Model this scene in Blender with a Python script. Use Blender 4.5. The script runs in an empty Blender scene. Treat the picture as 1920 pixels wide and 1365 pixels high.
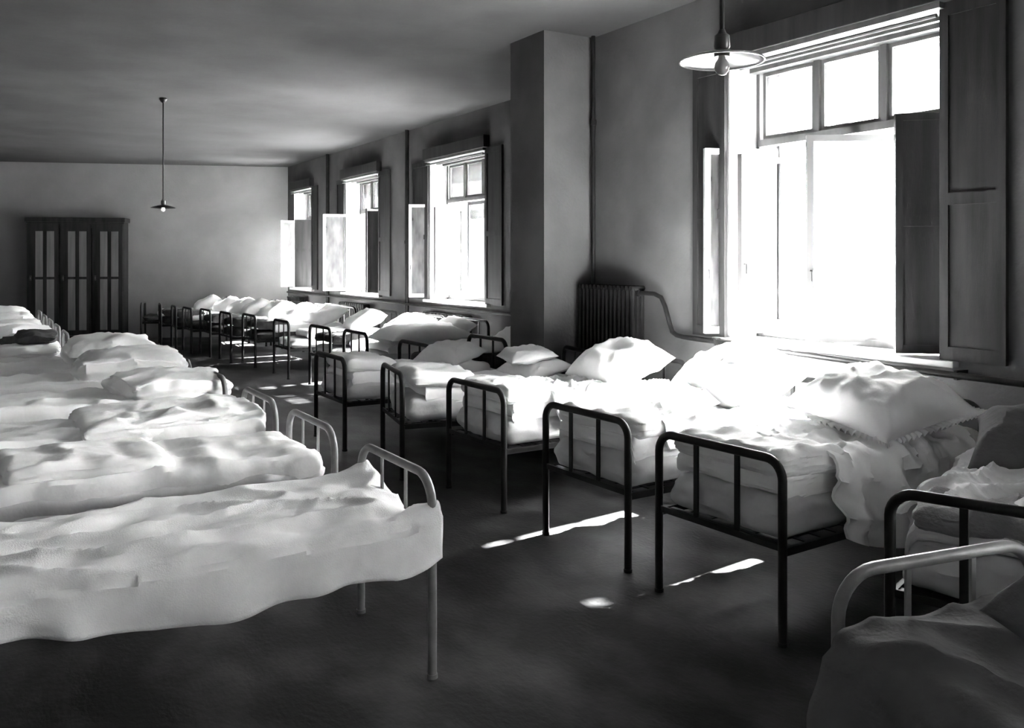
import bpy, math, random
from math import sin, cos, pi, radians as R
from mathutils import Vector, Matrix, noise

S = bpy.context.scene
COL = S.collection

# ------------------------------------------------------------------ camera
EYE = 1.8685
YAW = 0.5503
cam = bpy.data.cameras.new('camera')
cam.sensor_width = 36.0
cam.lens = 36.0 * 1636.0 / 1920.0
cam.shift_y = -193.6 / 1920.0
cam.clip_end = 300
camo = bpy.data.objects.new('camera', cam)
COL.objects.link(camo)
camo.location = (0, 0, EYE)
camo.rotation_euler = (pi / 2, 0, -YAW)
S.camera = camo
FX = 1636.0

def on_x(px, X):
    t = (px - 960) / FX; c, s = cos(YAW), sin(YAW)
    return X * (c - t * s) / (s + t * c)

# ------------------------------------------------------------------ light
SUN_STRENGTH = 60.0
SKY_STRENGTH = 5.0
SUN_EL = R(43)
SUN_AZ = R(7)          # sun stands over +X, turned a little to +Y
w = bpy.data.worlds.new('sky'); S.world = w
w.use_nodes = True
bg = w.node_tree.nodes['Background']
bg.inputs[0].default_value = (1, 1, 1, 1)
bg.inputs[1].default_value = SKY_STRENGTH
sun = bpy.data.lights.new('sun', 'SUN')
sun.energy = SUN_STRENGTH
sun.angle = R(1.4)
suno = bpy.data.objects.new('sun', sun)
COL.objects.link(suno)
sd = Vector((-cos(SUN_EL) * cos(SUN_AZ), -cos(SUN_EL) * sin(SUN_AZ), -sin(SUN_EL)))
suno.rotation_euler = sd.to_track_quat('-Z', 'Y').to_euler()
suno.location = (20, 10, 20)

S.view_settings.view_transform = 'Standard'
S.view_settings.look = 'None'
S.view_settings.gamma = 1.0
S.view_settings.use_curve_mapping = False
S.view_settings.exposure = 3.98

# ------------------------------------------------------------------ materials
def mat(name, lo, hi, scale=4.0, rough=0.7, bump=0.0, bscale=60.0, detail=6.0, spec=0.3,
        stretch=(1, 1, 1), metal=0.0, sheen=0.0, r0=0.35, r1=0.65):
    m = bpy.data.materials.new(name); m.use_nodes = True
    nt = m.node_tree; b = nt.nodes['Principled BSDF']
    tc = nt.nodes.new('ShaderNodeTexCoord')
    mp = nt.nodes.new('ShaderNodeMapping'); mp.inputs['Scale'].default_value = stretch
    nt.links.new(tc.outputs['Object'], mp.inputs[0])
    n = nt.nodes.new('ShaderNodeTexNoise'); n.inputs['Scale'].default_value = scale
    n.inputs['Detail'].default_value = detail
    nt.links.new(mp.outputs[0], n.inputs['Vector'])
    cr = nt.nodes.new('ShaderNodeValToRGB')
    cr.color_ramp.elements[0].position = r0; cr.color_ramp.elements[1].position = r1
    cr.color_ramp.elements[0].color = (lo, lo, lo, 1)
    cr.color_ramp.elements[1].color = (hi, hi, hi, 1)
    nt.links.new(n.outputs[0], cr.inputs[0])
    nt.links.new(cr.outputs[0], b.inputs['Base Color'])
    b.inputs['Roughness'].default_value = rough
    b.inputs['Specular IOR Level'].default_value = spec
    b.inputs['Metallic'].default_value = metal
    if sheen: b.inputs['Sheen Weight'].default_value = sheen
    if bump:
        n2 = nt.nodes.new('ShaderNodeTexNoise'); n2.inputs['Scale'].default_value = bscale
        n2.inputs['Detail'].default_value = 4
        nt.links.new(mp.outputs[0], n2.inputs['Vector'])
        bp = nt.nodes.new('ShaderNodeBump'); bp.inputs['Strength'].default_value = bump
        bp.inputs['Distance'].default_value = 0.02
        nt.links.new(n2.outputs[0], bp.inputs['Height'])
        nt.links.new(bp.outputs[0], b.inputs['Normal'])
    return m

M = {}
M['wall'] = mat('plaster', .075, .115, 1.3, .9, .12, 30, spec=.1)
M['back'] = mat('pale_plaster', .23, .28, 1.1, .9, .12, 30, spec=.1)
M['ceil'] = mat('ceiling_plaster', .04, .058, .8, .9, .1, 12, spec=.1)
M['floor'] = mat('dark_floor', .007, .085, 2.6, .5, .15, 40, detail=12, spec=.3, stretch=(1, .6, 1), r0=.44, r1=.78)
M['cloth'] = mat('white_linen', .84, .90, 3, .95, .25, 9, spec=.1)
M['cloth2'] = mat('coarse_linen', .62, .72, 3, .95, .3, 14, spec=.1)
M['wool'] = mat('pale_wool_blanket', .74, .84, 7, 1., .2, 160, spec=.05)
M['tick'] = mat('striped_ticking', .50, .60, 5, .95, .3, 12, spec=.1)
M['shade'] = mat('shade_darkened_cloth', .11, .16, 3, 1., .2, 40, spec=.05)  # cloth darkened to put the shade of the near right corner into its colour
M['grey'] = mat('coarse_grey_blanket', .22, .32, 6, 1., .4, 60, spec=.05)
M['dark'] = mat('dark_wool_blanket', .045, .085, 8, 1., .5, 90, spec=.05)
M['iron'] = mat('painted_iron_lit', .17, .24, 9, .45, .05, 60, spec=.4)  # bed iron in its window-lit tone
M['iron_dark'] = mat('dark_backlit_iron', .006, .014, 9, .5, .05, 60, spec=.25)  # also the pipes; on window-row beds it paints in their backlit shade
M['rad'] = mat('radiator_paint', .006, .014, 7, .8, .1, 40, spec=.1)
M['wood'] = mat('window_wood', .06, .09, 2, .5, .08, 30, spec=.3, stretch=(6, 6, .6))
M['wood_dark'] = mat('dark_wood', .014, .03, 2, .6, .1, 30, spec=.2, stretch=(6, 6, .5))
M['wood_light'] = mat('pale_panel_wood', .14, .2, 2, .6, .1, 30, spec=.3, stretch=(6, 6, .5))
M['sash'] = mat('casement_paint', .07, .1, 2, .5, .05, 30, spec=.4)
M['white'] = mat('white_paint', .45, .55, 2, .5, .05, 30, spec=.4)
M['enamel'] = mat('white_enamel', .22, .28, 5, .2, 0, spec=.6)
M['ground'] = mat('pale_ground', .55, .7, .5, .9, 0)
M['black'] = mat('black_fitting', .02, .03, 5, .4, 0, spec=.5)

def glass_mat(name, milk):
    m = bpy.data.materials.new(name); m.use_nodes = True
    nt = m.node_tree; out = nt.nodes['Material Output']
    nt.nodes.remove(nt.nodes['Principled BSDF'])
    tr = nt.nodes.new('ShaderNodeBsdfTransparent'); gl = nt.nodes.new('ShaderNodeBsdfGlossy')
    gl.inputs['Roughness'].default_value = .03
    fr = nt.nodes.new('ShaderNodeFresnel'); fr.inputs[0].default_value = 1.45
    mx = nt.nodes.new('ShaderNodeMixShader')
    nt.links.new(fr.outputs[0], mx.inputs[0]); nt.links.new(tr.outputs[0], mx.inputs[1]); nt.links.new(gl.outputs[0], mx.inputs[2])
    df = nt.nodes.new('ShaderNodeBsdfTranslucent'); df.inputs[0].default_value = (.9, .9, .9, 1)
    m2 = nt.nodes.new('ShaderNodeMixShader')
    n = nt.nodes.new('ShaderNodeTexNoise'); n.inputs['Scale'].default_value = 4
    mt = nt.nodes.new('ShaderNodeMath'); mt.operation = 'MULTIPLY'; mt.inputs[1].default_value = milk
    nt.links.new(n.outputs[0], mt.inputs[0]); nt.links.new(mt.outputs[0], m2.inputs[0])
    nt.links.new(mx.outputs[0], m2.inputs[1]); nt.links.new(df.outputs[0], m2.inputs[2])
    nt.links.new(m2.outputs[0], out.inputs[0])
    return m
M['glass'] = glass_mat('window_glass', .01)
M['glass_milky'] = glass_mat('milky_reflection_glass', .9)  # milkiness stands in for bright reflection on the open casement panes

# ------------------------------------------------------------------ mesh helpers
class MB:
    def __init__(s): s.v = []; s.f = []
    def add(s, vs, fs, T=None):
        o = len(s.v)
        for p in vs:
            p = Vector(p)
            s.v.append(tuple(T @ p) if T else tuple(p))
        s.f += [tuple(i + o for i in f) for f in fs]
        return s
    def box(s, a, b, T=None):
        x0, y0, z0 = a; x1, y1, z1 = b
        vs = [(x, y, z) for x in (x0, x1) for y in (y0, y1) for z in (z0, z1)]
        fs = [(0, 1, 3, 2), (4, 6, 7, 5), (0, 4, 5, 1), (2, 3, 7, 6), (0, 2, 6, 4), (1, 5, 7, 3)]
        return s.add(vs, fs, T)
    def tube(s, path, r, n=10, flat=1.0, cap=True, T=None):
        P = [Vector(p) for p in path]
        rings = []; up = None
        for i, p in enumerate(P):
            d = (P[min(i + 1, len(P) - 1)] - P[max(i - 1, 0)]).normalized()
            if up is None:
                a = Vector((1, 0, 0)) if abs(d.x) < .9 else Vector((0, 0, 1))
                up = (a - a.dot(d) * d).normalized()
            up = (up - up.dot(d) * d).normalized()
            q = d.cross(up)
            rr = r[i] if isinstance(r, (list, tuple)) else r
            rings.append([p + up * (cos(2 * pi * k / n) * rr * flat) + q * (sin(2 * pi * k / n) * rr) for k in range(n)])
        vs = [v for g in rings for v in g]; fs = []
        for i in range(len(rings) - 1):
            for k in range(n):
                fs.append((i * n + k, i * n + (k + 1) % n, (i + 1) * n + (k + 1) % n, (i + 1) * n + k))
        if cap:
            fs.append(tuple(range(n - 1, -1, -1))); fs.append(tuple((len(rings) - 1) * n + k for k in range(n)))
        return s.add(vs, fs, T)
    def lathe(s, prof, c=(0, 0, 0), n=40, T=None):
        vs = []; fs = []
        for r, z in prof:
            for k in range(n):
                a = 2 * pi * k / n
                vs.append((c[0] + r * cos(a), c[1] + r * sin(a), c[2] + z))
        for i in range(len(prof) - 1):
            for k in range(n):
                fs.append((i * n + k, i * n + (k + 1) % n, (i + 1) * n + (k + 1) % n, (i + 1) * n + k))
        return s.add(vs, fs, T)
    def mesh(s, name, m, smooth=True, bevel=0):
        me = bpy.data.meshes.new(name)
        me.from_pydata(s.v, [], s.f); me.validate()
        import bmesh
        bm = bmesh.new(); bm.from_mesh(me)
        if bevel: bmesh.ops.bevel(bm, geom=list(bm.edges), offset=bevel, segments=2, affect='EDGES', profile=.5)
        bmesh.ops.recalc_face_normals(bm, faces=bm.faces)
        bm.to_mesh(me); bm.free()
        me.materials.append(m)
        if smooth:
            me.polygons.foreach_set('use_smooth', [True] * len(me.polygons))
            me.set_sharp_from_angle(angle=R(42))
        return me

def obj(name, me, parent=None, loc=(0, 0, 0), rot=(0, 0, 0)):
    o = bpy.data.objects.new(name, me); COL.objects.link(o)
    o.location = loc; o.rotation_euler = rot
    if parent: o.parent = parent
    return o
def build(mb, name, m, parent=None, smooth=True, bevel=0, **k):
    return obj(name, mb.mesh(name, m, smooth, bevel), parent, **k)
def tag(o, label=None, cat=None, group=None, kind=None):
    if label: o['label'] = label
    if cat: o['category'] = cat
    if group: o['group'] = group
    if kind: o['kind'] = kind
    return o
def empty(name, loc=(0, 0, 0), rz=0):
    o = bpy.data.objects.new(name, None); COL.objects.link(o)
    o.location = loc; o.rotation_euler = (0, 0, rz); o.empty_display_size = .1
    return o
def nz(x, y, z, s): return noise.noise(Vector((x * s, y * s, z * s)))

# ------------------------------------------------------------------ room shell
H = 4.2
XN, XF = 5.5, 6.6             # inner faces of the near and far stretches of window wall
YP0, YP1 = 7.34, 7.99         # pier
XP = 4.883
XL_WALL = -1.15
YB = -6.0
WT = .78
Z0, Z1 = 1.21, 3.56
W1 = (3.47, 5.42); W_ADDED = (-2.9, -.95)
FARW = [(11.5, 13.46), (15.62, 17.45), (19.55, 20.95)]

def st(mb, name, m, bevel=0, smooth=False):
    o = build(mb, name, m, None, smooth, bevel); o['kind'] = 'structure'; return o

def wall_open(mb, x0, x1, y0, y1, ops):
    ys = y0
    for a, b in sorted(ops):
        mb.box((x0, ys, 0), (x1, a, H))
        mb.box((x0, a, 0), (x1, b, Z0 - .02)); mb.box((x0, a, Z1), (x1, b, H))
        ys = b
    mb.box((x0, ys, 0), (x1, y1, H))
    return mb
mb = MB(); mb.box((XL_WALL - .3, YB - .3, -.2), (XF + WT, 25.2, 0)); st(mb, 'floor', M['floor'])
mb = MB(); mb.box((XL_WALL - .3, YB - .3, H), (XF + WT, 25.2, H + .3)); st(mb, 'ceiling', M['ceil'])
mb = MB(); wall_open(mb, XN, XN + WT, YB - .3, YP0, [W_ADDED, W1])
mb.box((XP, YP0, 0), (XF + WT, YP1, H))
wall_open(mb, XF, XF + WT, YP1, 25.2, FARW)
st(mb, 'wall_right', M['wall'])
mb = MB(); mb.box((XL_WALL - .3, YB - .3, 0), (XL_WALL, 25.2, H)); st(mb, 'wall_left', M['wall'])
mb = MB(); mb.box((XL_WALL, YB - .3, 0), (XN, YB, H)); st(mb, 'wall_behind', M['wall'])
# back wall stands a little askew
BA = Vector((6.6, 21.42)); BB = Vector((-1.15, 24.4))
bd = (BB - BA).normalized(); bn = Vector((bd.y, -bd.x))
if bn.y < 0: bn = -bn
mb = MB()
q = [BA, BB, BB + bn * .3, BA + bn * .3]
mb.add([(p.x, p.y, z) for z in (0, H) for p in q], [(0, 1, 2, 3), (4, 5, 6, 7), (0, 1, 5, 4), (1, 2, 6, 5), (2, 3, 7, 6), (3, 0, 4, 7)])
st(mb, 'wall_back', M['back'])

# ------------------------------------------------------------------ windows
def leaf(parent, p0, p1, z0, z1, m, gl='glass', solid=False, t=.045, fw=.05):
    """a casement (or a solid leaf) from plan point p0 (hinge) to p1 (free edge)"""
    a = Vector(p0); b = Vector(p1); d = (b - a); L = d.length; ang = math.atan2(d.y, d.x)
    T = Matrix.Translation((a.x, a.y, 0)) @ Matrix.Rotation(ang, 4, 'Z')
    mb = MB(); h = t / 2
    mb.box((0, -h, z0), (fw, h, z1), T); mb.box((L - fw, -h, z0), (L, h, z1), T)
    mb.box((fw, -h, z0), (L - fw, h, z0 + fw * 1.2), T); mb.box((fw, -h, z1 - fw), (L - fw, h, z1), T)
    if solid:
        mb.box((fw, -h * .5, z0 + fw), (L - fw, h * .5, z1 - fw), T)
        zm = z0 + (z1 - z0) * .55
        mb.box((fw, -h, zm - .035), (L - fw, h, zm + .035), T)
        build(mb, 'solid_leaf', m, parent, False)
        return
    c = build(mb, 'casement', m, parent, False)
    g = MB(); g.box((fw, -.002, z0 + fw * 1.2), (L - fw, .002, z1 - fw), T)
    build(g, 'casement_pane', M[gl], c, False)
    k = MB(); k.tube([T @ Vector((L - .03, h, z0 + .55)), T @ Vector((L - .03, h + .03, z0 + .55)), T @ Vector((L - .03, h + .03, z0 + .47))], .008, 8)
    build(k, 'casement_handle', M['black'], c)

def panel_shutter(parent, x, y0, y1, z0, z1, m):
    mb = MB(); f = .06
    mb.box((x - .035, y0, z0), (x - .003, y0 + f, z1)); mb.box((x - .035, y1 - f, z0), (x - .003, y1, z1))
    zm = z0 + (z1 - z0) * .45
    for a, b in ((z0, z0 + .09), (zm - .04, zm + .04), (z1 - .09, z1)):
        mb.box((x - .035, y0 + f, a), (x - .003, y1 - f, b))
    mb.box((x - .022, y0 + f, z0 + .09), (x - .003, y1 - f, z1 - .09))
    build(mb, 'shutter', m, parent, False)

def window(name, xw, ya, yb, leaves, sh_near, sh_far, label):
    e = empty(name, (0, 0, 0)); e['kind'] = 'structure'; e['label'] = label
    zt = 2.86
    for xi, dep, m, nm in ((xw + .33, .07, M['wood'], 'inner_frame'), (xw + .62, .07, M['white'], 'outer_frame')):
        mb = MB(); f = .055
        mb.box((xi, ya, Z0), (xi + dep, ya + f, Z1)); mb.box((xi, yb - f, Z0), (xi + dep, yb, Z1))
        mb.box((xi, ya + f, Z0), (xi + dep, yb - f, Z0 + .05)); mb.box((xi, ya + f, Z1 - .06), (xi + dep, yb - f, Z1))
        mb.box((xi - .02, ya + f, zt), (xi + dep, yb - f, zt + .06))
        wl = (yb - ya - 2 * f) / 3
        ps = []
        for k in (1, 2):
            y = ya + f + wl * k
            mb.box((xi - .015, y - .028, zt + .06), (xi + dep, y + .028, Z1 - .06))
            if nm == 'outer_frame': mb.box((xi, y - .03, Z0 + .05), (xi + dep, y + .03, zt))
        # upper sash frames and their panes
        fr = build(mb, nm, m, e, False)
        for k in range(3):
            y0 = ya + f + wl * k + .03; y1 = ya + f + wl * (k + 1) - .03
            s = MB(); t = .03; za = zt + .063; zb = Z1 - .063
            s.box((xi + .01, y0, za), (xi + .05, y0 + t, zb)); s.box((xi + .01, y1 - t, za), (xi + .05, y1, zb))
            s.box((xi + .01, y0 + t, za), (xi + .05, y1 - t, za + t)); s.box((xi + .01, y0 + t, zb - t), (xi + .05, y1 - t, zb))
            if nm == 'outer_frame':
                s.box((xi + .02, (y0 + y1) / 2 - .011, za + t), (xi + .04, (y0 + y1) / 2 + .011, zb - t))
            u = build(s, 'transom_light', m, e, False)
            g = MB(); g.box((xi + .028, y0 + t, za + t), (xi + .032, y1 - t, zb - t)); build(g, 'pane', M['glass'], u, False)
    # box lining (jambs and head) between the frames
    mb = MB()
    mb.box((xw + .01, yb - .018, Z0), (xw + .33, yb - .002, Z1)); mb.box((xw + .01, ya + .002, Z0), (xw + .33, ya + .018, Z1))
    hb = MB(); hb.box((xw + .01, ya + .018, Z1 - .018), (xw + .7, yb - .018, Z1 - .002)); hb.box((xw + .12, ya + .018, Z1 - .045), (xw + .16, yb - .018, Z1 - .018)); hb.box((xw + .24, ya + .018, Z1 - .06), (xw + .33, yb - .018, Z1 - .018))
    build(hb, 'head_lining', M['wood'], e, False)
    hb = MB(); hb.box((xw + .40, yb - .018, Z0), (xw + .62, yb - .002, Z1)); build(hb, 'frame_lining', M['wood'], e, False)
    hb = MB(); hb.box((xw + .40, ya + .002, Z0), (xw + .62, ya + .018, Z1)); build(hb, 'frame_lining', M['wood'], e, False)
    mb.box((xw + .10, yb - .024, Z0 + .1), (xw + .12, yb - .018, Z1 - .1)); mb.box((xw + .22, yb - .026, Z0), (xw + .235, yb - .018, Z1))
    build(mb, 'window_lining', M['white'], e, False)
    mb = MB(); mb.box((xw - .07, ya - .12, Z0 - .045), (xw + .40, yb + .12, Z0)); mb.box((xw + .40, ya, Z0 - .04), (xw + .9, yb, Z0 - .01))
    build(mb, 'window_sill', M['white'], e, False, .006)
    # head board: dark pelmet box with a pale batten beneath it
    mb = MB(); mb.box((xw - .11, ya - .10, Z1 + .02), (xw - .002, yb + .05, Z1 + .21)); build(mb, 'pelmet_board', M['wood_dark'], e, False, .006)
    mb = MB(); mb.box((xw - .09, ya - .04, Z1 - .02), (xw - .002, yb, Z1 + .02)); mb.tube([(xw - .06, ya, Z1 - .06), (xw - .06, yb, Z1 - .06)], .015, 8)
    build(mb, 'pelmet_batten', M['wood'], e, False)
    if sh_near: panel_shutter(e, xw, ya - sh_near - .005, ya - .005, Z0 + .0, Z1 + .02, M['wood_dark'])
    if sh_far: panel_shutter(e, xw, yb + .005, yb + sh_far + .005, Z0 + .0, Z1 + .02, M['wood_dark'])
    for lf in leaves: leaf(e, *lf)
    return e

zl0, zl1 = Z0 + .03, 2.84
wd, wh, wo = M['wood_dark'], M['white'], M['wood']
ws = M['sash']
window('window_1', XN, *W1, [
    ((XN + .33, 5.35), (5.36, 5.56), zl0, zl1, wh, 'glass_milky'),
    ((XN + .62, 5.37), (5.55, 5.33), zl0 + .05, zl1 - .06, wo, 'glass'),
    ((6.10, 4.14), (5.48, 4.57), zl0, zl1, ws, 'glass'),
    ((XN + .32, 3.53), (5.50, 3.82), zl0 - .02, zl1 + .06, wd, 'glass', True),
], .44, .39, 'large near window with three upper lights and open casements')
window('window_2', XF, *FARW[0], [
    ((XF + .33, FARW[0][1] - .06), (6.35, 13.75), zl0, zl1, wh, 'glass_milky'),
    ((XF + .62, FARW[0][1] - .07), (6.62, 13.30), zl0 + .05, zl1 - .06, wo, 'glass'),
    ((XF + .36, 12.72), (XF + .36, 12.12), zl0, zl1, wo, 'glass'),
    ((XF + .36, 12.08), (XF + .36, 11.56), zl0, zl1, wo, 'glass'),
], .50, .62, 'first far window beyond the pier')
window('window_3', XF, *FARW[1], [
    ((XF + .33, FARW[1][1] - .06), (6.15, 17.55), zl0, zl1, wh, 'glass_milky'),
    ((XF + .33, 16.30), (6.50, 16.05), zl0, zl1 + .05, wd, 'glass', True),
    ((XF + .33, FARW[1][0] + .06), (6.50, 15.98), zl0, zl1, wd, 'glass', True),  # shaded side of the right casement, drawn as a dark solid leaf
], .55, .45, 'second far window with one leaf swung in against the light')
window('window_4', XF, *FARW[2], [
    ((XF + .33, FARW[2][1] - .06), (6.25, 20.85), zl0, zl1, wh, 'glass_milky'),
    ((XF + .33, FARW[2][0] + .5), (6.40, 20.25), zl0, zl1, wd, 'glass', True),
], .40, 0, 'third far window next to the corner')

window('added_window', XN, *W_ADDED, [], .44, .39, 'added unseen window in the near stretch of wall, lighting the left row')  # unseen window, added to throw light on the left bed row

# outside: pale yard and a board fence
mb = MB(); mb.box((XF + WT + .02, -40, -.6), (60, 60, -.4)); tag(st(mb, 'ground', M['ground']), 'pale ground outside')
fe = empty('board_fence', (19, 8, -.4))
tag(fe, 'pale board fence in the yard outside the windows', 'fence')
mb = MB(); mb.box((.0, -12, .3), (.05, 12, .4)); mb.box((.0, -12, 1.1), (.05, 12, 1.2)); build(mb, 'fence_rail', M['white'], fe, False)
mb = MB(); y = -12
while y < 12:
    mb.box((-.03, y, 0), (0, y + .13, 1.45)); y += .19
build(mb, 'fence_boards', M['white'], fe, False)

# ------------------------------------------------------------------ pipes and radiators
def riser(x, y, z0, z1, r, label, zc):
    e = empty('riser_pipe', (x, y, z0)); tag(e, label, 'pipe', 'vertical heating pipes on the window wall')
    mb = MB(); mb.tube([(0, 0, 0), (0, 0, (z1 - z0) / 2), (0, 0, z1 - z0)], r, 12); build(mb, 'pipe_run', M['iron_dark'], e)
    for z in zc:
        mb = MB(); mb.lathe([(0, -.03), (r + .012, -.03), (r + .016, 0), (r + .012, .03), (0, .03)], (0, 0, z - z0), 12)
        build(mb, 'pipe_clamp', M['iron_dark'], e)
        
riser(XN - .05, YP0 - .07, 1.60, H - .002, .021, 'dark heating pipe rising from the radiator beside the pier to the ceiling', [3.3])
riser(XF - .06, on_x(763, XF - .06), 0, H - .002, .038, 'dark vertical pipe between the first two far windows', [2.2])
riser(XF - .06, on_x(614, XF - .06), 0, H - .002, .042, 'dark vertical pipe between the second and third far windows', [2.2])

def radiator(x, y0, y1, z0, z1, label, n, group=None, dep=.16):
    e = empty('radiator', (x, (y0 + y1) / 2, 0)); tag(e, label, 'radiator', group)
    L = y1 - y0; st_ = L / n
    mb0 = None
    for k in range(n):
        mb = MB(); r = st_ * .40; yc = -L / 2 + st_ * (k + .5)
        for dx in (-dep / 2 + r, 0, dep / 2 - r):
            mb.tube([(dx, yc, z0 + r), (dx, yc, (z0 + z1) / 2), (dx, yc, z1 - r)], r, 8)
        for z in (z0 + r * .9, z1 - r * .9):
            mb.tube([(-dep / 2, yc, z), (0, yc, z), (dep / 2, yc, z)], r, 8)
        build(mb, 'column', M['rad'], e)
    for z in (z0 + .07, z1 - .07):
        mb = MB(); mb.tube([(0, -L / 2 - .01, z), (0, L / 2 + .01, z)], .03, 10); build(mb, 'header_pipe', M['rad'], e)
    for yy in (-L / 2 + st_ * .5, L / 2 - st_ * .5):
        mb = MB(); mb.tube([(0, yy, 0), (0, yy, z0 + .03)], .02, 8); build(mb, 'foot', M['rad'], e)
    return e
radiator(5.32, 6.38, 7.26, .55, 1.63, 'tall dark ribbed radiator standing against the wall beside the pier', 14)
for (a, b), lb in zip(FARW, ('first', 'second', 'third')):
    radiator(XF - .16, a + .25, b - .2, .25, 1.02, 'dark ribbed radiator under the %s far window counted from the pier' % lb, 12, 'radiators under the far windows', .14)

hp = empty('heating_pipe', (XN - .1, 6.3, 1.5)); tag(hp, 'dark heating pipe bending down from the tall radiator and running under the near window', 'pipe')
o0 = Vector(hp.location)
pts = [(5.32, 6.38, 1.56), (5.34, 6.30, 1.565), (5.37, 6.22, 1.56), (5.39, 6.15, 1.53), (5.40, 6.11, 1.45), (5.40, 6.04, 1.28), (5.40, 6.01, 1.22), (5.40, 5.95, 1.195), (5.40, 5.86, 1.185), (5.40, 5.4, 1.175),
       (5.39, 4.6, 1.155), (5.39, 3.8, 1.135), (5.39, 3.0, 1.125), (5.39, 1.5, 1.11), (5.39, -3, 1.08)]
mb = MB(); mb.tube([Vector(p) - o0 for p in pts], .022, 12); build(mb, 'pipe_run', M['iron_dark'], hp)
for y, z in ((5.45, 1.176), (3.3, 1.129), (.5, 1.1)):
    mb = MB(); mb.box((-.012, -.012, -.03), (.012 + .10, .012, .03)); build(mb, 'pipe_clamp', M['iron_dark'], hp, loc=Vector((5.39, y, z)) - o0)
fp = empty('heating_pipe', (XF - .08, 14, 1.1)); tag(fp, 'thin dark heating pipe running along the far wall under the windows', 'pipe')
mb = MB(); mb.tube([(0, -5.9, 0), (0, 0, 0), (0, 7.2, 0)], .022, 8); build(mb, 'pipe_run', M['iron_dark'], fp)

# ------------------------------------------------------------------ lamps
def pendant(x, y, z, label, dark):
    e = empty('pendant_lamp', (x, y, H)); tag(e, label, 'lamp', 'enamel pendant lamps')
    zz = z - H
    mb = MB(); mb.lathe([(0, -.001), (.05, -.001), (.055, -.02), (.03, -.06), (.012, -.075), (0, -.075)]); build(mb, 'ceiling_rose', M['iron_dark'], e)
    mb = MB(); mb.tube([(0, 0, -.05), (0, 0, zz / 2), (0, 0, zz + .09)], .0095, 10); build(mb, 'rod', M['iron_dark'], e)
    mb = MB(); mb.lathe([(0, .10), (.012, .10), (.018, .085), (.03, .075), (.032, .03), (.026, .02), (.032, .01), (.03, -.01), (0, -.01)], (0, 0, zz)); build(mb, 'lamp_holder', M['black'], e)
    top = MB(); prof = []
    for k in range(9):
        t = k / 8; prof.append((.03 + .135 * t, .012 - .034 * t ** 1.3))
    prof += [(.168, -.025), (.170, -.030), (.164, -.030)]
    for k in range(8, -1, -1):
        t = k / 8; prof.append((.03 + .132 * t, .007 - .034 * t ** 1.3))
    top.lathe(prof, (0, 0, zz)); build(top, 'lamp_shade', M['iron_dark'] if dark else M['enamel'], e)
    b = MB(); b.lathe([(0, -.085), (.014, -.082), (.026, -.068), (.030, -.052), (.026, -.034), (.015, -.018), (.013, -.008)], (0, 0, zz), 20)
    build(b, 'bulb', M['glass_milky'] if dark else M['enamel'], e)
pendant(2.56, 2.555, 2.70, 'large enamel pendant lamp hanging in front of the near window, its rod leaving the frame', False)
pendant(*(lambda d, px: ((px - 960) / FX * d * cos(YAW) + d * sin(YAW), d * cos(YAW) - (px - 960) / FX * d * sin(YAW)))(12.5, 306), 2.655,
        'small dark pendant lamp on a long rod hanging from the ceiling before the back wall', True)

# ------------------------------------------------------------------ wardrobe by the back wall
wa = math.atan2(-bd.y, -bd.x)
def on_back(px, off):
    t = (px - 960) / FX; c, s = cos(YAW), sin(YAW)
    ray = Vector((t * c + s, c - t * s))
    A = BA - bn * off
    # A + bd*k = ray*m
    det = bd.x * -ray.y + bd.y * ray.x
    m = (bd.x * -A.y + bd.y * A.x) / det
    return ray * m
pl = on_back(47, .5); pr = on_back(235, .5)
Wd = (pr - pl).length
dm = ((pl + pr) / 2).x * sin(YAW) + ((pl + pr) / 2).y * cos(YAW)
Hw = EYE + (488.9 - 408) * dm / FX
wr = empty('wardrobe', ((pl.x + pr.x) / 2, (pl.y + pr.y) / 2, 0), math.atan2((pr - pl).y, (pr - pl).x))
tag(wr, 'tall dark wooden wardrobe with three doors and pale vertical panels against the back wall', 'wardrobe')
mb = MB(); h = Wd / 2 - .04
mb.box((-h, .0, .0), (-h + .03, .45, Hw - .1)); mb.box((h - .03, 0, 0), (h, .45, Hw - .1)); mb.box((-h + .03, .43, 0), (h - .03, .45, Hw - .1))
mb.box((-h + .03, 0, 0), (h - .03, .43, .12)); mb.box((-h + .03, 0, Hw - .22), (h - .03, .43, Hw - .1))
build(mb, 'carcass', M['wood_dark'], wr, False)
mb = MB(); mb.box((-h - .04, -.05, Hw - .1), (h + .04, .46, Hw)); mb.box((-h - .02, -.03, Hw - .14), (h + .02, 0, Hw - .1)); build(mb, 'cornice', M['wood_dark'], wr, False, .008)
dw = (2 * h - .0) / 3
for k in range(3):
    x0 = -h + dw * k + .012; x1 = x0 + dw - .024
    mb = MB(); mb.box((x0, -.03, .13), (x1, 0, Hw - .15)); d = build(mb, 'door', M['wood_dark'], wr, False, .004)
    for j in range(2):
        a = x0 + (x1 - x0) * (.30 + .33 * j) - (.02 if j == 0 else 0); pw = .155
        for za, zb in ((.25, Hw * .50), (Hw * .52, Hw - .32)):
            mb = MB(); mb.box((a, -.045, za), (a + pw, -.03, zb)); tag(build(mb, 'door_panel', M['wood_light'], d, False), 'pale door panel')
    mb = MB(); mb.box((x0 + .05, -.045, Hw * .49), (x0 + .09, -.03, Hw * .53)); mb.tube([(x0 + .07, -.045, Hw * .51), (x0 + .07, -.08, Hw * .51)], .016, 8)
    build(mb, 'door_knob', M['black'], d)

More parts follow.
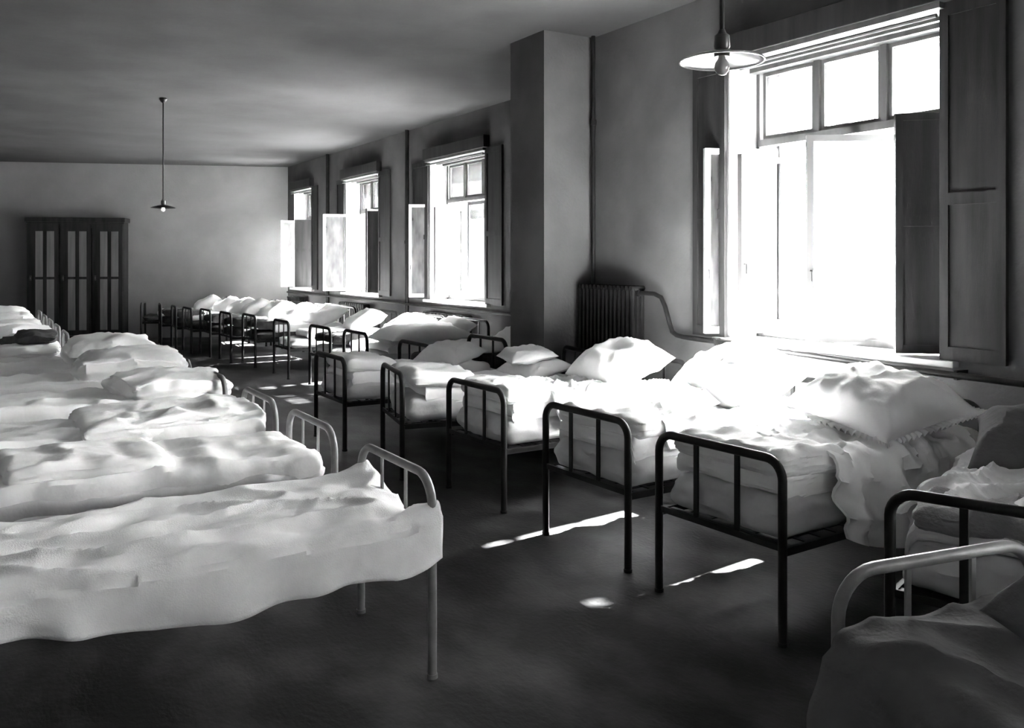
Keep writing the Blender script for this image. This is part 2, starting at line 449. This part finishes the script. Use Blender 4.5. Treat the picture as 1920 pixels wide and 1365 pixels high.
# ------------------------------------------------------------------ iron beds
BL = 1.85; BW = .85
def hoop(x, hgt, r, cr, w=BW):
    p = []; h = w / 2
    p.append((x, -h, .46)); p.append((x, -h, (.46 + hgt) / 2))
    n = 7
    for k in range(n + 1):
        a = pi - (pi / 2) * k / n
        p.append((x, -h + cr + cr * cos(a), hgt - cr - r + cr * sin(a)))
    for k in range(n + 1):
        a = pi / 2 - (pi / 2) * k / n
        p.append((x, h - cr + cr * cos(a), hgt - cr - r + cr * sin(a)))
    p.append((x, h, (.46 + hgt) / 2)); p.append((x, h, .46))
    return MB().tube(p, r, 10)
_bc = {}
def bed_meshes(style):
    if style in _bc: return _bc[style]
    r, cr, br, m = {'right': (.023, .10, .017, M['iron_dark']), 'left': (.021, .14, .011, M['iron'])}[style]
    D = {}
    zr = .46 if style == 'right' else .57
    for nm, x, hg in (('foot', 0, .92), ('head', BL, 1.02 if style == 'right' else .92)):
        D[nm] = hoop(x, hg, r, cr).mesh(nm + '_frame', m)
        for k, y in enumerate((-BW / 6, BW / 6)):
            b = MB(); b.box((x - .006, y - br, zr + .01), (x + .006, y + br, hg - r)); D[nm + 'bar%d' % k] = b.mesh('bar', m, False, .003)
        b = MB(); b.box((x - .008, -BW / 2, zr - .005), (x + .008, BW / 2, zr + .03)); D[nm + 'rail'] = b.mesh('cross_rail', m, False, .003)
        for k, y in enumerate((-BW / 2, BW / 2)):
            b = MB(); b.tube([(x, y, .012), (x, y, .24), (x, y, .465)], r, 10); b.tube([(x, y, 0), (x, y, .02)], r + .004, 10)
            D[nm + 'leg%d' % k] = b.mesh('leg', m)
    for k, y in enumerate((-BW / 2, BW / 2)):
        b = MB(); b.box((0, y - .018, zr), (BL, y + .002, zr + .015)); b.box((0, y - .004, zr - .03), (BL, y + .004, zr + .015)); D['side%d' % k] = b.mesh('side_rail', m, False)
    b = MB()
    for k in range(14):
        x = .08 + k * (BL - .16) / 13; b.box((x - .015, -BW / 2 + .005, zr + .002), (x + .015, BW / 2 - .005, zr + .008))
    for k in range(5):
        y = -BW / 2 + .12 + k * (BW - .24) / 4; b.box((.01, y - .012, zr - .004), (BL - .01, y + .012, zr + .002))
    D['base'] = b.mesh('spring_base', M['iron_dark'], False)
    _bc[style] = D
    return D
def bed(loc, rz, style, label, group):
    D = bed_meshes(style)
    e = empty('iron_bed', loc, rz); tag(e, label, 'bed', group)
    for nm in ('foot', 'head'):
        f = obj(nm + '_frame', D[nm], e)
        for k in (0, 1): obj('bar', D[nm + 'bar%d' % k], f)
        obj('cross_rail', D[nm + 'rail'], f)
        for k in (0, 1): obj('leg', D[nm + 'leg%d' % k], e)
    for k in (0, 1): obj('side_rail', D['side%d' % k], e)
    obj('spring_base', D['base'], e)
    e.matrix_basis = Matrix.Translation(loc) @ Matrix.Rotation(rz, 4, 'Z')
    return Matrix.Translation(loc) @ Matrix.Rotation(rz, 4, 'Z')

# ------------------------------------------------------------------ soft things
def rbox(lx, ly, lz, r, res, fn=None):
    """closed rounded slab, origin at centre of its underside; fn(p) deforms a point"""
    nx, ny, nzz = [max(2, int(round(l / res))) for l in (lx, ly)] + [max(3, int(round(lz / res * 1.6)))]
    idx = {}; vs = []; fs = []
    def P(i, j, k):
        key = (i, j, k)
        if key in idx: return idx[key]
        p = Vector((lx * (i / nx - .5), ly * (j / ny - .5), lz * (k / nzz - .5)))
        c = Vector((max(-lx / 2 + r, min(lx / 2 - r, p.x)), max(-ly / 2 + r, min(ly / 2 - r, p.y)), max(-lz / 2 + min(r, lz / 2 - .001), min(lz / 2 - min(r, lz / 2 - .001), p.z))))
        d = p - c
        if d.length > 1e-9:
            rr = min(r, lz / 2)
            s = Vector((d.x / r, d.y / r, d.z / rr))
            if s.length > 1e-9:
                s = s.normalized(); s = Vector((s.x * r, s.y * r, s.z * rr)); p = c + s
        p = p + Vector((0, 0, lz / 2))
        if fn: p = fn(p)
        idx[key] = len(vs); vs.append(tuple(p)); return idx[key]
    for i in range(nx):
        for j in range(ny):
            for k in (0, nzz): fs.append((P(i, j, k), P(i + 1, j, k), P(i + 1, j + 1, k), P(i, j + 1, k)))
    for i in range(nx):
        for k in range(nzz):
            for j in (0, ny): fs.append((P(i, j, k), P(i + 1, j, k), P(i + 1, j, k + 1), P(i, j, k + 1)))
    for j in range(ny):
        for k in range(nzz):
            for i in (0, nx): fs.append((P(i, j, k), P(i, j + 1, k), P(i, j + 1, k + 1), P(i, j, k + 1)))
    return MB().add(vs, fs)

def ridge(x, y, z, s): return 1 - abs(noise.noise(Vector((x * s, y * s, z * s)))) * 2

def mattress_mesh(seed, m, lx=1.78, ly=.80, lz=.14, res=.035, sag=.02):
    def fn(p):
        q = Vector((p.x + seed * 3.1, p.y + seed, p.z))
        a = nz(q.x, q.y, q.z, 2.2) * .018 + nz(q.x, q.y * 2.5, q.z, 5) * .010
        t = p.z / lz
        p.z += a * t
        p.y *= 1 + .07 * nz(q.x * 1.6, 0, q.z * 4, 3)
        p.x += .045 * nz(q.y * 1.5, 1, q.z * 5, 3) + .015 * ridge(q.y, q.x, q.z * 2, 7) ** 2
        p.z += .012 * ridge(q.x, q.y, q.z, 6) ** 3 * t
        if t > .7: p.z -= .008 * max(0, cos(p.x * 14) * cos(p.y * 14)) ** 6
        return p
    return rbox(lx, ly, lz, .085, res, fn).mesh('mattress', m)

def duvet_mesh(seed, m, lx, ly, lz, res=.03, amp=.03, over=0.0, slump=.0):
    """soft wrinkled cover lying on a mattress; over = how far its long sides droop"""
    def fn(p):
        q = Vector((p.x + seed * 5.3, p.y - seed * 2.7, 0))
        u = 2 * p.x / lx; v = 2 * p.y / ly
        t = max(0, min(1, p.z / lz))
        wv = ridge(q.x, q.y * 1.6 + .4 * q.x, 0, 2.3) ** 2 * amp * .8 + nz(q.x * 1.3, q.y, 0, 4.5) * amp * .7 + nz(q.x, q.y, 3, 11) * amp * .3 + ridge(q.x * .7 + q.y * .5, q.y, 0, 7) ** 3 * amp * .35
        edge = (1 - abs(u) ** 6) * (1 - abs(v) ** 6)
        p.z += wv * (.35 + .65 * t) * (.4 + .6 * edge) + .25 * amp
        p.x += .035 * nz(q.y, seed, 0, 3.2) * abs(u) ** 2 + .01 * nz(q.y, q.x, p.z * 20, 6)
        p.y += .04 * nz(q.x, seed, 1, 2.6) * abs(v) ** 2 + .012 * nz(q.x, q.y, p.z * 20, 6)
        if over:
            e = max(0, abs(v) - .80) / .20
            p.z -= over * e ** 1.4 * (1 + .3 * nz(q.x, seed, 5, 3))
            p.y -= math.copysign(.06 * e * e, p.y)
        return p
    return rbox(lx, ly, lz, lz * .49, res, fn).mesh('cover', m)

def pillow_mesh(seed, m, w=.78, l=.55, h=.17, res=26, frill=False, dent=.3):
    vs = []; fs = []; n = res
    def pt(i, j, side):
        u = 2 * i / n - 1; v = 2 * j / n - 1
        su = sin(u * pi / 2) * .6 + u * .4; sv = sin(v * pi / 2) * .6 + v * .4
        x = su * l / 2 * (1 - .09 * (1 - abs(sv) ** 2.5) * abs(su) ** 3)
        y = sv * w / 2 * (1 - .07 * (1 - abs(su) ** 2.5) * abs(sv) ** 3)
        t = max(0, (1 - abs(su) ** 2.6)) ** .55 * max(0, (1 - abs(sv) ** 3)) ** .55
        q = Vector((x + seed * 4.7, y + seed * 1.3, side))
        ang = math.atan2(y, x)
        wr = ridge(q.x, q.y, side, 4.5) ** 3 * .022 + nz(q.x, q.y, side, 9) * .012 + .010 * sin(ang * 17 + seed + 4 * nz(q.x, q.y, 0, 5)) * (abs(su) * abs(sv)) ** .5
        z = (h * .68 if side > 0 else -h * .32) * t * (1 - dent * math.exp(-((x / .13) ** 2 + (y / .2) ** 2)) * (1 if side > 0 else 0)) + wr * min(1, t * 1.5) * side
        return (x, y, z + h * .32)
    top = {}; bot = {}
    for i in range(n + 1):
        for j in range(n + 1):
            top[i, j] = len(vs); vs.append(pt(i, j, 1))
    for i in range(n + 1):
        for j in range(n + 1):
            if i in (0, n) or j in (0, n): bot[i, j] = top[i, j]
            else: bot[i, j] = len(vs); vs.append(pt(i, j, -1))
    for i in range(n):
        for j in range(n):
            fs.append((top[i, j], top[i + 1, j], top[i + 1, j + 1], top[i, j + 1]))
            fs.append((bot[i, j], bot[i, j + 1], bot[i + 1, j + 1], bot[i + 1, j]))
    me = MB().add(vs, fs).mesh('pillow', m)
    fr = None
    if frill:
        b = MB(); ring = []
        N = 4 * n; per = [(i, 0) for i in range(n)] + [(n, j) for j in range(n)] + [(n - i, n) for i in range(n)] + [(0, n - j) for j in range(n)]
        fv = []; K = 3
        sub = 3
        L = len(per)
        for a in range(L * sub):
            p0 = Vector(pt(*per[(a // sub) % L], 1)); p1 = Vector(pt(*per[(a // sub + 1) % L], 1)); p = p0.lerp(p1, (a % sub) / sub)
            out = Vector((p.x / (l / 2), p.y / (w / 2), 0)).normalized()
            wv = sin(a * 1.05 + 1.5 * nz(a * .07, seed, 0, 1))
            fv += [p - out * .004 + Vector((0, 0, .002)), p + out * .025 + Vector((0, 0, .008 * wv)), p + out * (.05 + .008 * wv) + Vector((0, 0, .016 * wv - .008))]
        T = L * sub
        ff = []
        for a in range(T):
            c = (a + 1) % T
            for k in range(2): ff.append((a * 3 + k, c * 3 + k, c * 3 + k + 1, a * 3 + k + 1))
        fr = MB().add(fv, ff).mesh('frill', m)
    return me, fr

def put(me, name, BM, loc, rot, label, cat, group=None):
    o = obj(name, me)
    e = Matrix.Translation(loc) @ Matrix.Rotation(rot[2], 4, 'Z') @ Matrix.Rotation(rot[1], 4, 'Y') @ Matrix.Rotation(rot[0], 4, 'X')
    o.matrix_basis = BM @ e
    tag(o, label, cat, group)
    return o

# shared far meshes
FARM = [mattress_mesh(k, M['cloth2'], res=.09) for k in (1, 2)]
FARDK = [mattress_mesh(k, M['dark'], res=.09) for k in (1, 2)]
FARD = [duvet_mesh(k, M['cloth'], 1.30, .84, .10, .06, .035, .06) for k in (3, 4, 5)]
FARP = [pillow_mesh(k, M['cloth'], .80, .70, .30, 14)[0] for k in (1, 2, 3)]
DARKL = duvet_mesh(18, M['dark'], 1.45, .90, .13, .05, .035, .12)
DARKD = duvet_mesh(8, M['dark'], .55, .80, .12, .06, .03, .05)
ORD = ['first', 'second', 'third', 'fourth', 'fifth', 'sixth', 'seventh', 'eighth', 'ninth', 'tenth', 'eleventh', 'twelfth']

# --- window row, near stretch: foot line (x, y near, y far), turn
NEAR = [  # name, foot x, y_near, rz
    ('N', 3.42, 1.475, 0.33), ('A', 3.31, 2.92, 0.05), ('B', 3.32, 4.10, 0.03), ('C', 3.32, 5.54, .02), ('D', 3.18, 6.82, -.21), ('E', 3.08, 8.16, 0.)]
NEARW = ['nearest iron bed of the window row, partly outside the right edge', 'second iron bed of the window row, its foot posts before the near window',
         'third iron bed of the window row, with the light streak at its feet', 'fourth iron bed of the window row, opposite the tall radiator',
         'fifth iron bed of the window row, its head against the pier', 'sixth iron bed of the window row, just beyond the pier']
ROWN = ['the nearest window-row bed', 'the second window-row bed', 'the third window-row bed', 'the fourth window-row bed', 'the fifth window-row bed', 'the sixth window-row bed']
BM = {}
for (k, x, y, rz), lb in zip(NEAR, NEARW):
    BM[k] = bed((x, y + BW / 2, 0), rz, 'right', 'dark ' + lb, 'iron beds of the near window row')  # dark: backlit shade painted into the bed iron
G1 = 'bedding of the near window row'
for i, (k, x, y, rz) in enumerate(NEAR):
    near = i < 4
    put(mattress_mesh(i + 10, M['tick'], lz=.20, res=.03 if near else .05), 'mattress', BM[k], (.03 + .89, 0, .475), (0, 0, 0), 'mattress lying on ' + ROWN[i], 'mattress', G1)
def roll(seed, m, lx, ly, lz, res=.022, amp=.02):
    return duvet_mesh(seed, m, lx, ly, lz, res, amp)
# sheets / covers
for k, i, z, lz, x0, x1, ov, mm in (('N', 0, .665, .09, .10, 1.55, .16, 'cloth2'), ('A', 1, .665, .13, .10, 1.75, .03, 'cloth'), ('B', 2, .665, .13, .05, 1.75, .10, 'cloth'),
                                 ('C', 3, .665, .12, .10, 1.65, .10, 'cloth'), ('D', 4, .665, .10, .2, 1.7, .08, 'cloth'), ('E', 5, .665, .08, .1, 1.7, .08, 'cloth')):
    put(duvet_mesh(20 + i, M[mm], x1 - x0, .86, lz, .022 if i < 4 else .04, .03, ov), 'quilt', BM[k], ((x0 + x1) / 2, 0, z), (0, 0, 0), 'white rumpled quilt spread over ' + ROWN[i], 'quilt', G1)
def sheet_mesh(seed, m, L, half, hangs, amp, nx=90, nt=70, th=.02):
    rr = .06; rings = []
    for side_ in (0, 1):
        g = []
        for i in range(nx + 1):
            x = -L / 2 + L * i / nx
            for j in range(nt + 1):
                t = 2 * j / nt - 1; sd_ = 1 if t > 0 else -1
                Lt = half - rr; La = rr * pi / 2; dr = hangs(x, sd_); q_ = abs(t) * (Lt + La + dr)
                q = Vector((x + seed * 3, sd_ * q_, 0))
                wv = ridge(q.x * .9 + .35 * q.y, q.y * 1.5, 0, 2.6) ** 2 * amp + nz(q.x, q.y, 0, 5) * amp * .6 + ridge(q.x, q.y, 2, 7) ** 3 * amp * .4 + nz(q.x, q.y, 0, 16) * amp * .15
                o_ = -th * side_
                if q_ < Lt: p = Vector((x, sd_ * q_, wv + o_))
                elif q_ < Lt + La:
                    a = (q_ - Lt) / rr; k = rr + wv + o_
                    p = Vector((x, sd_ * (Lt + k * sin(a)), -rr + k * cos(a)))
                else:
                    d = q_ - Lt - La
                    f = .03 * sin(x * 19 + 4 * nz(x, sd_ * 2, seed, 2)) * min(1, d / .10)
                    p = Vector((x + .03 * nz(x, d, seed, 6), sd_ * (Lt + rr + wv + o_ + .02 + f + .10 * d), -rr - d))
                g.append(p)
        rings.append(g)
    n = (nx + 1) * (nt + 1); W_ = nt + 1; fs = []
    for i in range(nx):
        for j in range(nt):
            a, b, c, d = i * W_ + j, (i + 1) * W_ + j, (i + 1) * W_ + j + 1, i * W_ + j + 1
            fs.append((a, b, c, d)); fs.append((a + n, d + n, c + n, b + n))
    for i in range(nx):
        for j in (0, nt):
            a, b = i * W_ + j, (i + 1) * W_ + j; fs.append((a, b, b + n, a + n))
    for j in range(nt):
        for i in (0, nx):
            a, b = i * W_ + j, i * W_ + j + 1; fs.append((a, b, b + n, a + n))
    return MB().add(rings[0] + rings[1], fs).mesh('sheet', m)
for k, i, L, x0, hn, hf, amp, mm, zz in (('N', 0, 1.5, .30, .20, .02, .05, 'cloth2', .80), ('A', 1, 1.35, .42, .30, .03, .055, 'cloth', .82), ('B', 2, 1.35, .30, .08, .05, .05, 'cloth', .82), ('C', 3, 1.2, .45, .18, .06, .05, 'cloth', .81)):
    put(sheet_mesh(70 + i, M[mm], L, .43, (lambda x, sd_, hn=hn, hf=hf: (hn if sd_ < 0 else hf) * (1 + .35 * sin(x * 4 + hn * 9))), amp), 'sheet', BM[k], (x0 + L / 2, 0, zz), (0, 0, 0),
        'creased white sheet drawn over %s and hanging down its side' % ROWN[i], 'sheet', G1)
# folded bedding at the foot ends
for k, i, zz, lx in (('A', 1, .755, .52), ('B', 2, .755, .36), ('C', 3, .755, .55), ('D', 4, .75, .60), ('E', 5, .73, .55)):
    put(roll(30 + i, M['cloth'], lx, .80, .13, .02 if i < 4 else .035, .03), 'folded_blanket', BM[k], (.06 + lx / 2, 0, zz), (0, .05, .04 * (-1) ** i), 'folded white blanket at the foot of ' + ROWN[i], 'blanket', G1)
put(roll(39, M['grey'], .42, .74, .10, .02, .05), 'folded_blanket', BM['N'], (.30, 0, .70), (0, .05, .1), 'crumpled coarse grey blanket behind the foot rail of the nearest window-row bed', 'blanket', G1)

# pillows
pA = pillow_mesh(1, M['cloth'], .82, .78, .34, 48, True, .1)
o = put(pA[0], 'pillow', BM['A'], (1.40, -.02, .86), (.12, -.16, -.15), 'big plump pillow with a frilled hem at the head of the second window-row bed', 'pillow', G1)
obj('frill', pA[1], o)
for k, loc, rot, sz, lab in (
    ('B', (1.50, .05, .86), (0, -.28, -.05), (.84, .72, .38), 'great round white pillow in the sun at the head of the third window-row bed'),
    ('B', (.98, .18, .80), (0, -.1, -.3), (.55, .42, .18), 'small white pillow lying before the great round pillow'),
    ('C', (1.48, .0, .85), (0, -.3, -.15), (.80, .68, .32), 'white pillow with a shaded left side under the radiator'),
    ('D', (1.38, .05, .78), (0, -.2, .2), (.74, .50, .16), 'lower of two stacked pillows beside the pier'),
    ('D', (1.34, .12, .91), (0, -.12, -.1), (.66, .46, .13), 'upper of two stacked pillows beside the pier'),
    ('E', (1.40, .0, .76), (0, -.25, .2), (.74, .5, .2), 'white pillow at the head of the sixth window-row bed'),
    ('N', (1.40, .0, .80), (0, -.35, .1), (.80, .60, .30), 'shade-darkened pillow at the right edge on the nearest window-row bed')):
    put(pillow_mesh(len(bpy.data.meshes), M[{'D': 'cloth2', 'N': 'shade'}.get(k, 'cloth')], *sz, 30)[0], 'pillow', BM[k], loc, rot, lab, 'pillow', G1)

# --- far window row
FROW = [(749, 800, 4.39), (645, 698, 4.40), (582, 616, 4.30), (513, 544, 4.20), (455, 488, 4.15), (417, 441, 3.95), (376, 400, 3.85), (349, 366, 3.68), (322, 336, 3.58), (294, 310, 3.48), (267, 282, 3.30)]
FSH = [0, 0, 0, 0, 0, .2, .0, .33, .2, .0, .3]; FRZ = [0, 0, .02, -.02, 0, 0, .01, 0, -.08, -.13, -.25]
G2 = 'iron beds of the far window row'; G3 = 'bedding of the far window row'
for i, (pf, pn, x) in enumerate(FROW):
    yf = on_x(pf, x) + FSH[i]
    rz = FRZ[i]
    B = bed((x, yf - BW / 2, 0), rz, 'right', 'backlight-darkened iron bed, %s of the far window row counted from the pier' % ORD[i], G2)
    nm = 'the %s far window-row bed from the pier' % ORD[i]
    put((FARDK if i >= 4 or i == 0 else FARM)[i % 2], 'mattress', B, (.92, 0, .475), (0, 0, 0), 'mattress lying on ' + nm, 'mattress', G3)
    put(DARKL if i == 0 else FARD[i % 3], 'quilt', B, (.85 if i == 0 else .98, 0, .61), (0, 0, pi * (i % 2)), ('dark quilt' if i == 0 else 'white quilt') + ' spread over ' + nm, 'quilt', G3)
    put(FARP[i % 3], 'pillow', B, (1.45, 0, .72), (0, -.45, .1 * (-1) ** i), 'white pillow leaning at the head of ' + nm, 'pillow', G3)
    if i in (2, 4, 5, 6, 8, 9): put(DARKD, 'folded_blanket', B, (.32, 0, .66), (0, 0, 0), 'dark folded blanket at the foot of ' + nm, 'blanket', G3)
    if i == 1:
        put(pillow_mesh(77, M['cloth'], .80, 1.35, .30, 24, dent=0)[0], 'feather_bed', B, (.95, -.1, .70), (0, 0, .08), 'long plump white feather bed before the first far window', 'quilt', G3)
    if i == 0:
        put(pillow_mesh(78, M['cloth'], .62, .9, .17, 20, dent=0)[0], 'bolster', B, (.85, .05, .72), (0, 0, -.1), 'pale bolster on the dark quilt of the first bed beyond the pier', 'bolster', G3)

# --- left row
LX = 1.74
LYS = [3.52, 4.77, 5.92, 7.34, 8.72, 10.0, 11.4, 12.8, 14.2, 15.6, 17.0, 18.4]
G4 = 'iron beds of the left row'; G5 = 'bedding of the left row'
BL_ = []
for i, y in enumerate(LYS):
    BL_.append(bed((LX if i < 6 else 1.02, y + BW / 2, 0), pi, 'left', ('nearest window-lit grey iron bed of the left row, under the hanging blanket' if i == 0 else 'window-lit grey iron bed, %s of the left row counted from the camera' % ORD[i]), G4))
LM = [mattress_mesh(40 + k, M['tick'], lz=.115, res=.04) for k in range(2)]
for i, B in enumerate(BL_):
    nm = 'the %s left-row bed' % (ORD[i] if i else 'nearest')
    put(LM[i % 2], 'mattress', B, (.92, 0, .582 if i else .572), (0, 0, 0), 'mattress lying on ' + nm, 'mattress', G5)
    if i: put(duvet_mesh(50 + i, M['cloth'], 1.72, .88, .09, .03 if i < 4 else .06, .03, .12), 'quilt', B, (.93, 0, .675), (0, 0, 0), 'white quilt covering ' + nm, 'quilt', G5)

# hanging blanket of the nearest left bed, written in its own bed coordinates
def drape(seed, m, x0, x1, half, z, hang, nx, res=.02):
    """hang(x, side) gives the drop of each hem; side -1/+1"""
    vs = []; cols = []
    nt = 80; rr = .05
    for i in range(nx + 1):
        x = x0 + (x1 - x0) * i / nx
        row = []
        for j in range(nt + 1):
            t = 2 * j / nt - 1; side = 1 if t > 0 else -1
            Ltop = half - rr; Larc = rr * pi / 2; dr = hang(x, side)
            s = abs(t) * (Ltop + Larc + dr)
            q = Vector((x + seed, side * s, 0))
            wv = ridge(q.x * .8 + .3 * q.y, q.y * 1.8, 0, 2.4) ** 2 * .035 + nz(q.x, q.y, 0, 5) * .02 + nz(q.x, q.y, 0, 14) * .004
            if s < Ltop: p = Vector((x, side * s, z + wv))
            elif s < Ltop + Larc:
                a = (s - Ltop) / rr; p = Vector((x, side * (Ltop + rr * sin(a) + wv * .5 * sin(a)), z - rr + rr * cos(a) + wv * cos(a)))
            else:
                d = s - Ltop - Larc
                f = .065 * sin(x * 15 + 4 * nz(x, side, 0, 2)) * min(1, d / .18) * (.5 + abs(nz(x, 3, 0, 3))) + .02 * nz(x, side, d, 5)
                p = Vector((x + .02 * nz(x, d, 4, 6), side * (half + .012 + f * .7 + .02 * d / .2 + .010 + wv * .5), z - rr - d))
            vs.append(p)
    fs = [(i * (nt + 1) + j, (i + 1) * (nt + 1) + j, (i + 1) * (nt + 1) + j + 1, i * (nt + 1) + j + 1) for i in range(nx) for j in range(nt)]
    return vs, fs
def hangL1(x, side):
    # local +y is the camera side of a left-row bed turned by pi
    if side > 0: return .185 - .01 * sin(x * 5) - .09 * max(0, x - 1.15)
    return .12 + .05 * sin(x * 4)
vs, fs = drape(2.2, None, -.06, 1.80, .45, .735, hangL1, 130)
# turn up the hem round the foot frame posts
for p in vs:
    if p.x < .12:
        k = (.12 - p.x) / .18
        c = math.exp(-((abs(p.y) - .44) / .09) ** 2)
        p.z += .06 * k * c * (1 if p.y > 0 else .8) - .07 * k * math.exp(-((p.y - .12) / .2) ** 2)
me = MB().add(vs, fs).mesh('blanket', M['wool'])
o = put(me, 'blanket', BL_[0], (0.03, 0, 0), (0, 0, 0), 'large pale woollen blanket covering the nearest left-row bed and hanging over its side', 'blanket', G5)
sm = o.modifiers.new('thickness', 'SOLIDIFY'); sm.thickness = .012; sm.offset = -1

# bundles of folded bedding on the left row
def bundle(i, B, x, y, w, l, h, rz, seed, lab, m='cloth', tilt=0.0, z=.72):
    def fn(p):
        q = Vector((p.x + seed * 7, p.y + seed, p.z)); u = 2 * p.x / l; v = 2 * p.y / w; t = p.z / h
        n_ = ridge(q.x, q.y * 1.4, q.z, 2.6) ** 2 * .03 + nz(q.x, q.y, q.z, 6) * .022 + nz(q.x, q.y, q.z, 14) * .008
        p.z *= (1 - .22 * u * u - .25 * v * v)
        p.z += n_ * t
        p.x += n_ * u * 1.2; p.y += n_ * v * 1.2
        # fold creases between the layers
        if abs(u) > .9 or abs(v) > .9:
            c = math.cos(t * 2 * pi * 1.5)
            k = .025 * (1 - c) / 2
            p.x -= k * u; p.y -= k * v
        return p
    me = rbox(l, w, h, h * .45, .025 if i < 5 else .05, fn).mesh('bundle', M[m])
    return put(me, 'folded_bedding', B, (x, y, z), (0, tilt, rz), lab, 'bedding', G5)
bundle(3, BL_[3], .36, -.02, .80, .85, .22, .1, 3, 'white bundle with a ruffled edge at the foot of the fourth left-row bed')
bundle(4, BL_[4], .48, .0, .82, .95, .30, -.1, 4, 'white rolled quilt bundle on the fifth left-row bed, middle of the three big bundles')
bundle(5, BL_[5], .50, 0, .8, .90, .34, .1, 5, 'rounded white quilt bundle on the sixth left-row bed, farthest of the three big bundles')
bundle(6, BL_[6], .50, 0, .75, .6, .16, 0, 6, 'low pale bundle on the seventh left-row bed')
bundle(6, BL_[6], .42, -.1, .55, .42, .14, 0, 7, 'small dark folded blanket on the seventh left-row bed', 'dark', 0.0, .89)
bundle(7, BL_[7], .45, 0, .72, .6, .15, 0, 8, 'dark folded blanket on the eighth left-row bed', 'dark')
bundle(8, BL_[8], .45, 0, .7, .75, .2, 0, 9, 'pale folded bedding on the ninth left-row bed')
bundle(9, BL_[9], .5, 0, .7, .75, .2, 0, 10, 'pale folded bedding with a dark underside on the tenth left-row bed')
bundle(10, BL_[10], .55, 0, .7, .8, .24, 0, 11, 'pale folded bedding on the eleventh left-row bed')
bundle(11, BL_[11], .6, 0, .7, .8, .3, 0, 12, 'pale folded bedding on the twelfth left-row bed')
# quilts heaped higher on beds two and three
put(duvet_mesh(61, M['cloth'], 1.15, .84, .14, .022, .04, .03), 'folded_quilt', BL_[2], (.62, 0, .70), (0, .02, .05), 'thick white quilt heaped on the third left-row bed', 'quilt', G5)
put(duvet_mesh(62, M['cloth'], .80, .70, .10, .022, .03, .0), 'folded_sheet', BL_[1], (1.25, -.02, .72), (0, -.03, .06), 'flat folded sheet on the second left-row bed at the left edge', 'sheet', G5)

# --- bed in the near right corner, standing lengthways to the aisle
BO = bed((2.69 - .17 * 1.85, 1.70 - .985 * 1.85, 0), math.atan2(.985, .17), 'left', 'grey iron bed in the near right corner, standing lengthways to the aisle', 'iron beds near the camera')
put(mattress_mesh(91, M['tick'], lz=.125, res=.03), 'mattress', BO, (.93, 0, .56), (0, 0, 0), 'mattress on the near corner bed', 'mattress', 'bedding near the camera')
vs, fs = drape(9.1, None, .05, 1.82, .475, .735, lambda x, s: .30 + .03 * sin(x * 4), 90)
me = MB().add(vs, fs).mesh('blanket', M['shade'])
o = put(me, 'blanket', BO, (0, 0, 0), (0, 0, 0), 'smooth shade-darkened blanket hanging over the side of the near corner bed', 'blanket', 'bedding near the camera')
sm = o.modifiers.new('thickness', 'SOLIDIFY'); sm.thickness = .012; sm.offset = -1
put(pillow_mesh(95, M['shade'], .62, .60, .30, 34, dent=.1)[0], 'pillow', BO, (1.34, -.20, .745), (0, -.04, .2), 'shade-darkened plump pillow on the near corner bed at the bottom right', 'pillow', 'bedding near the camera')
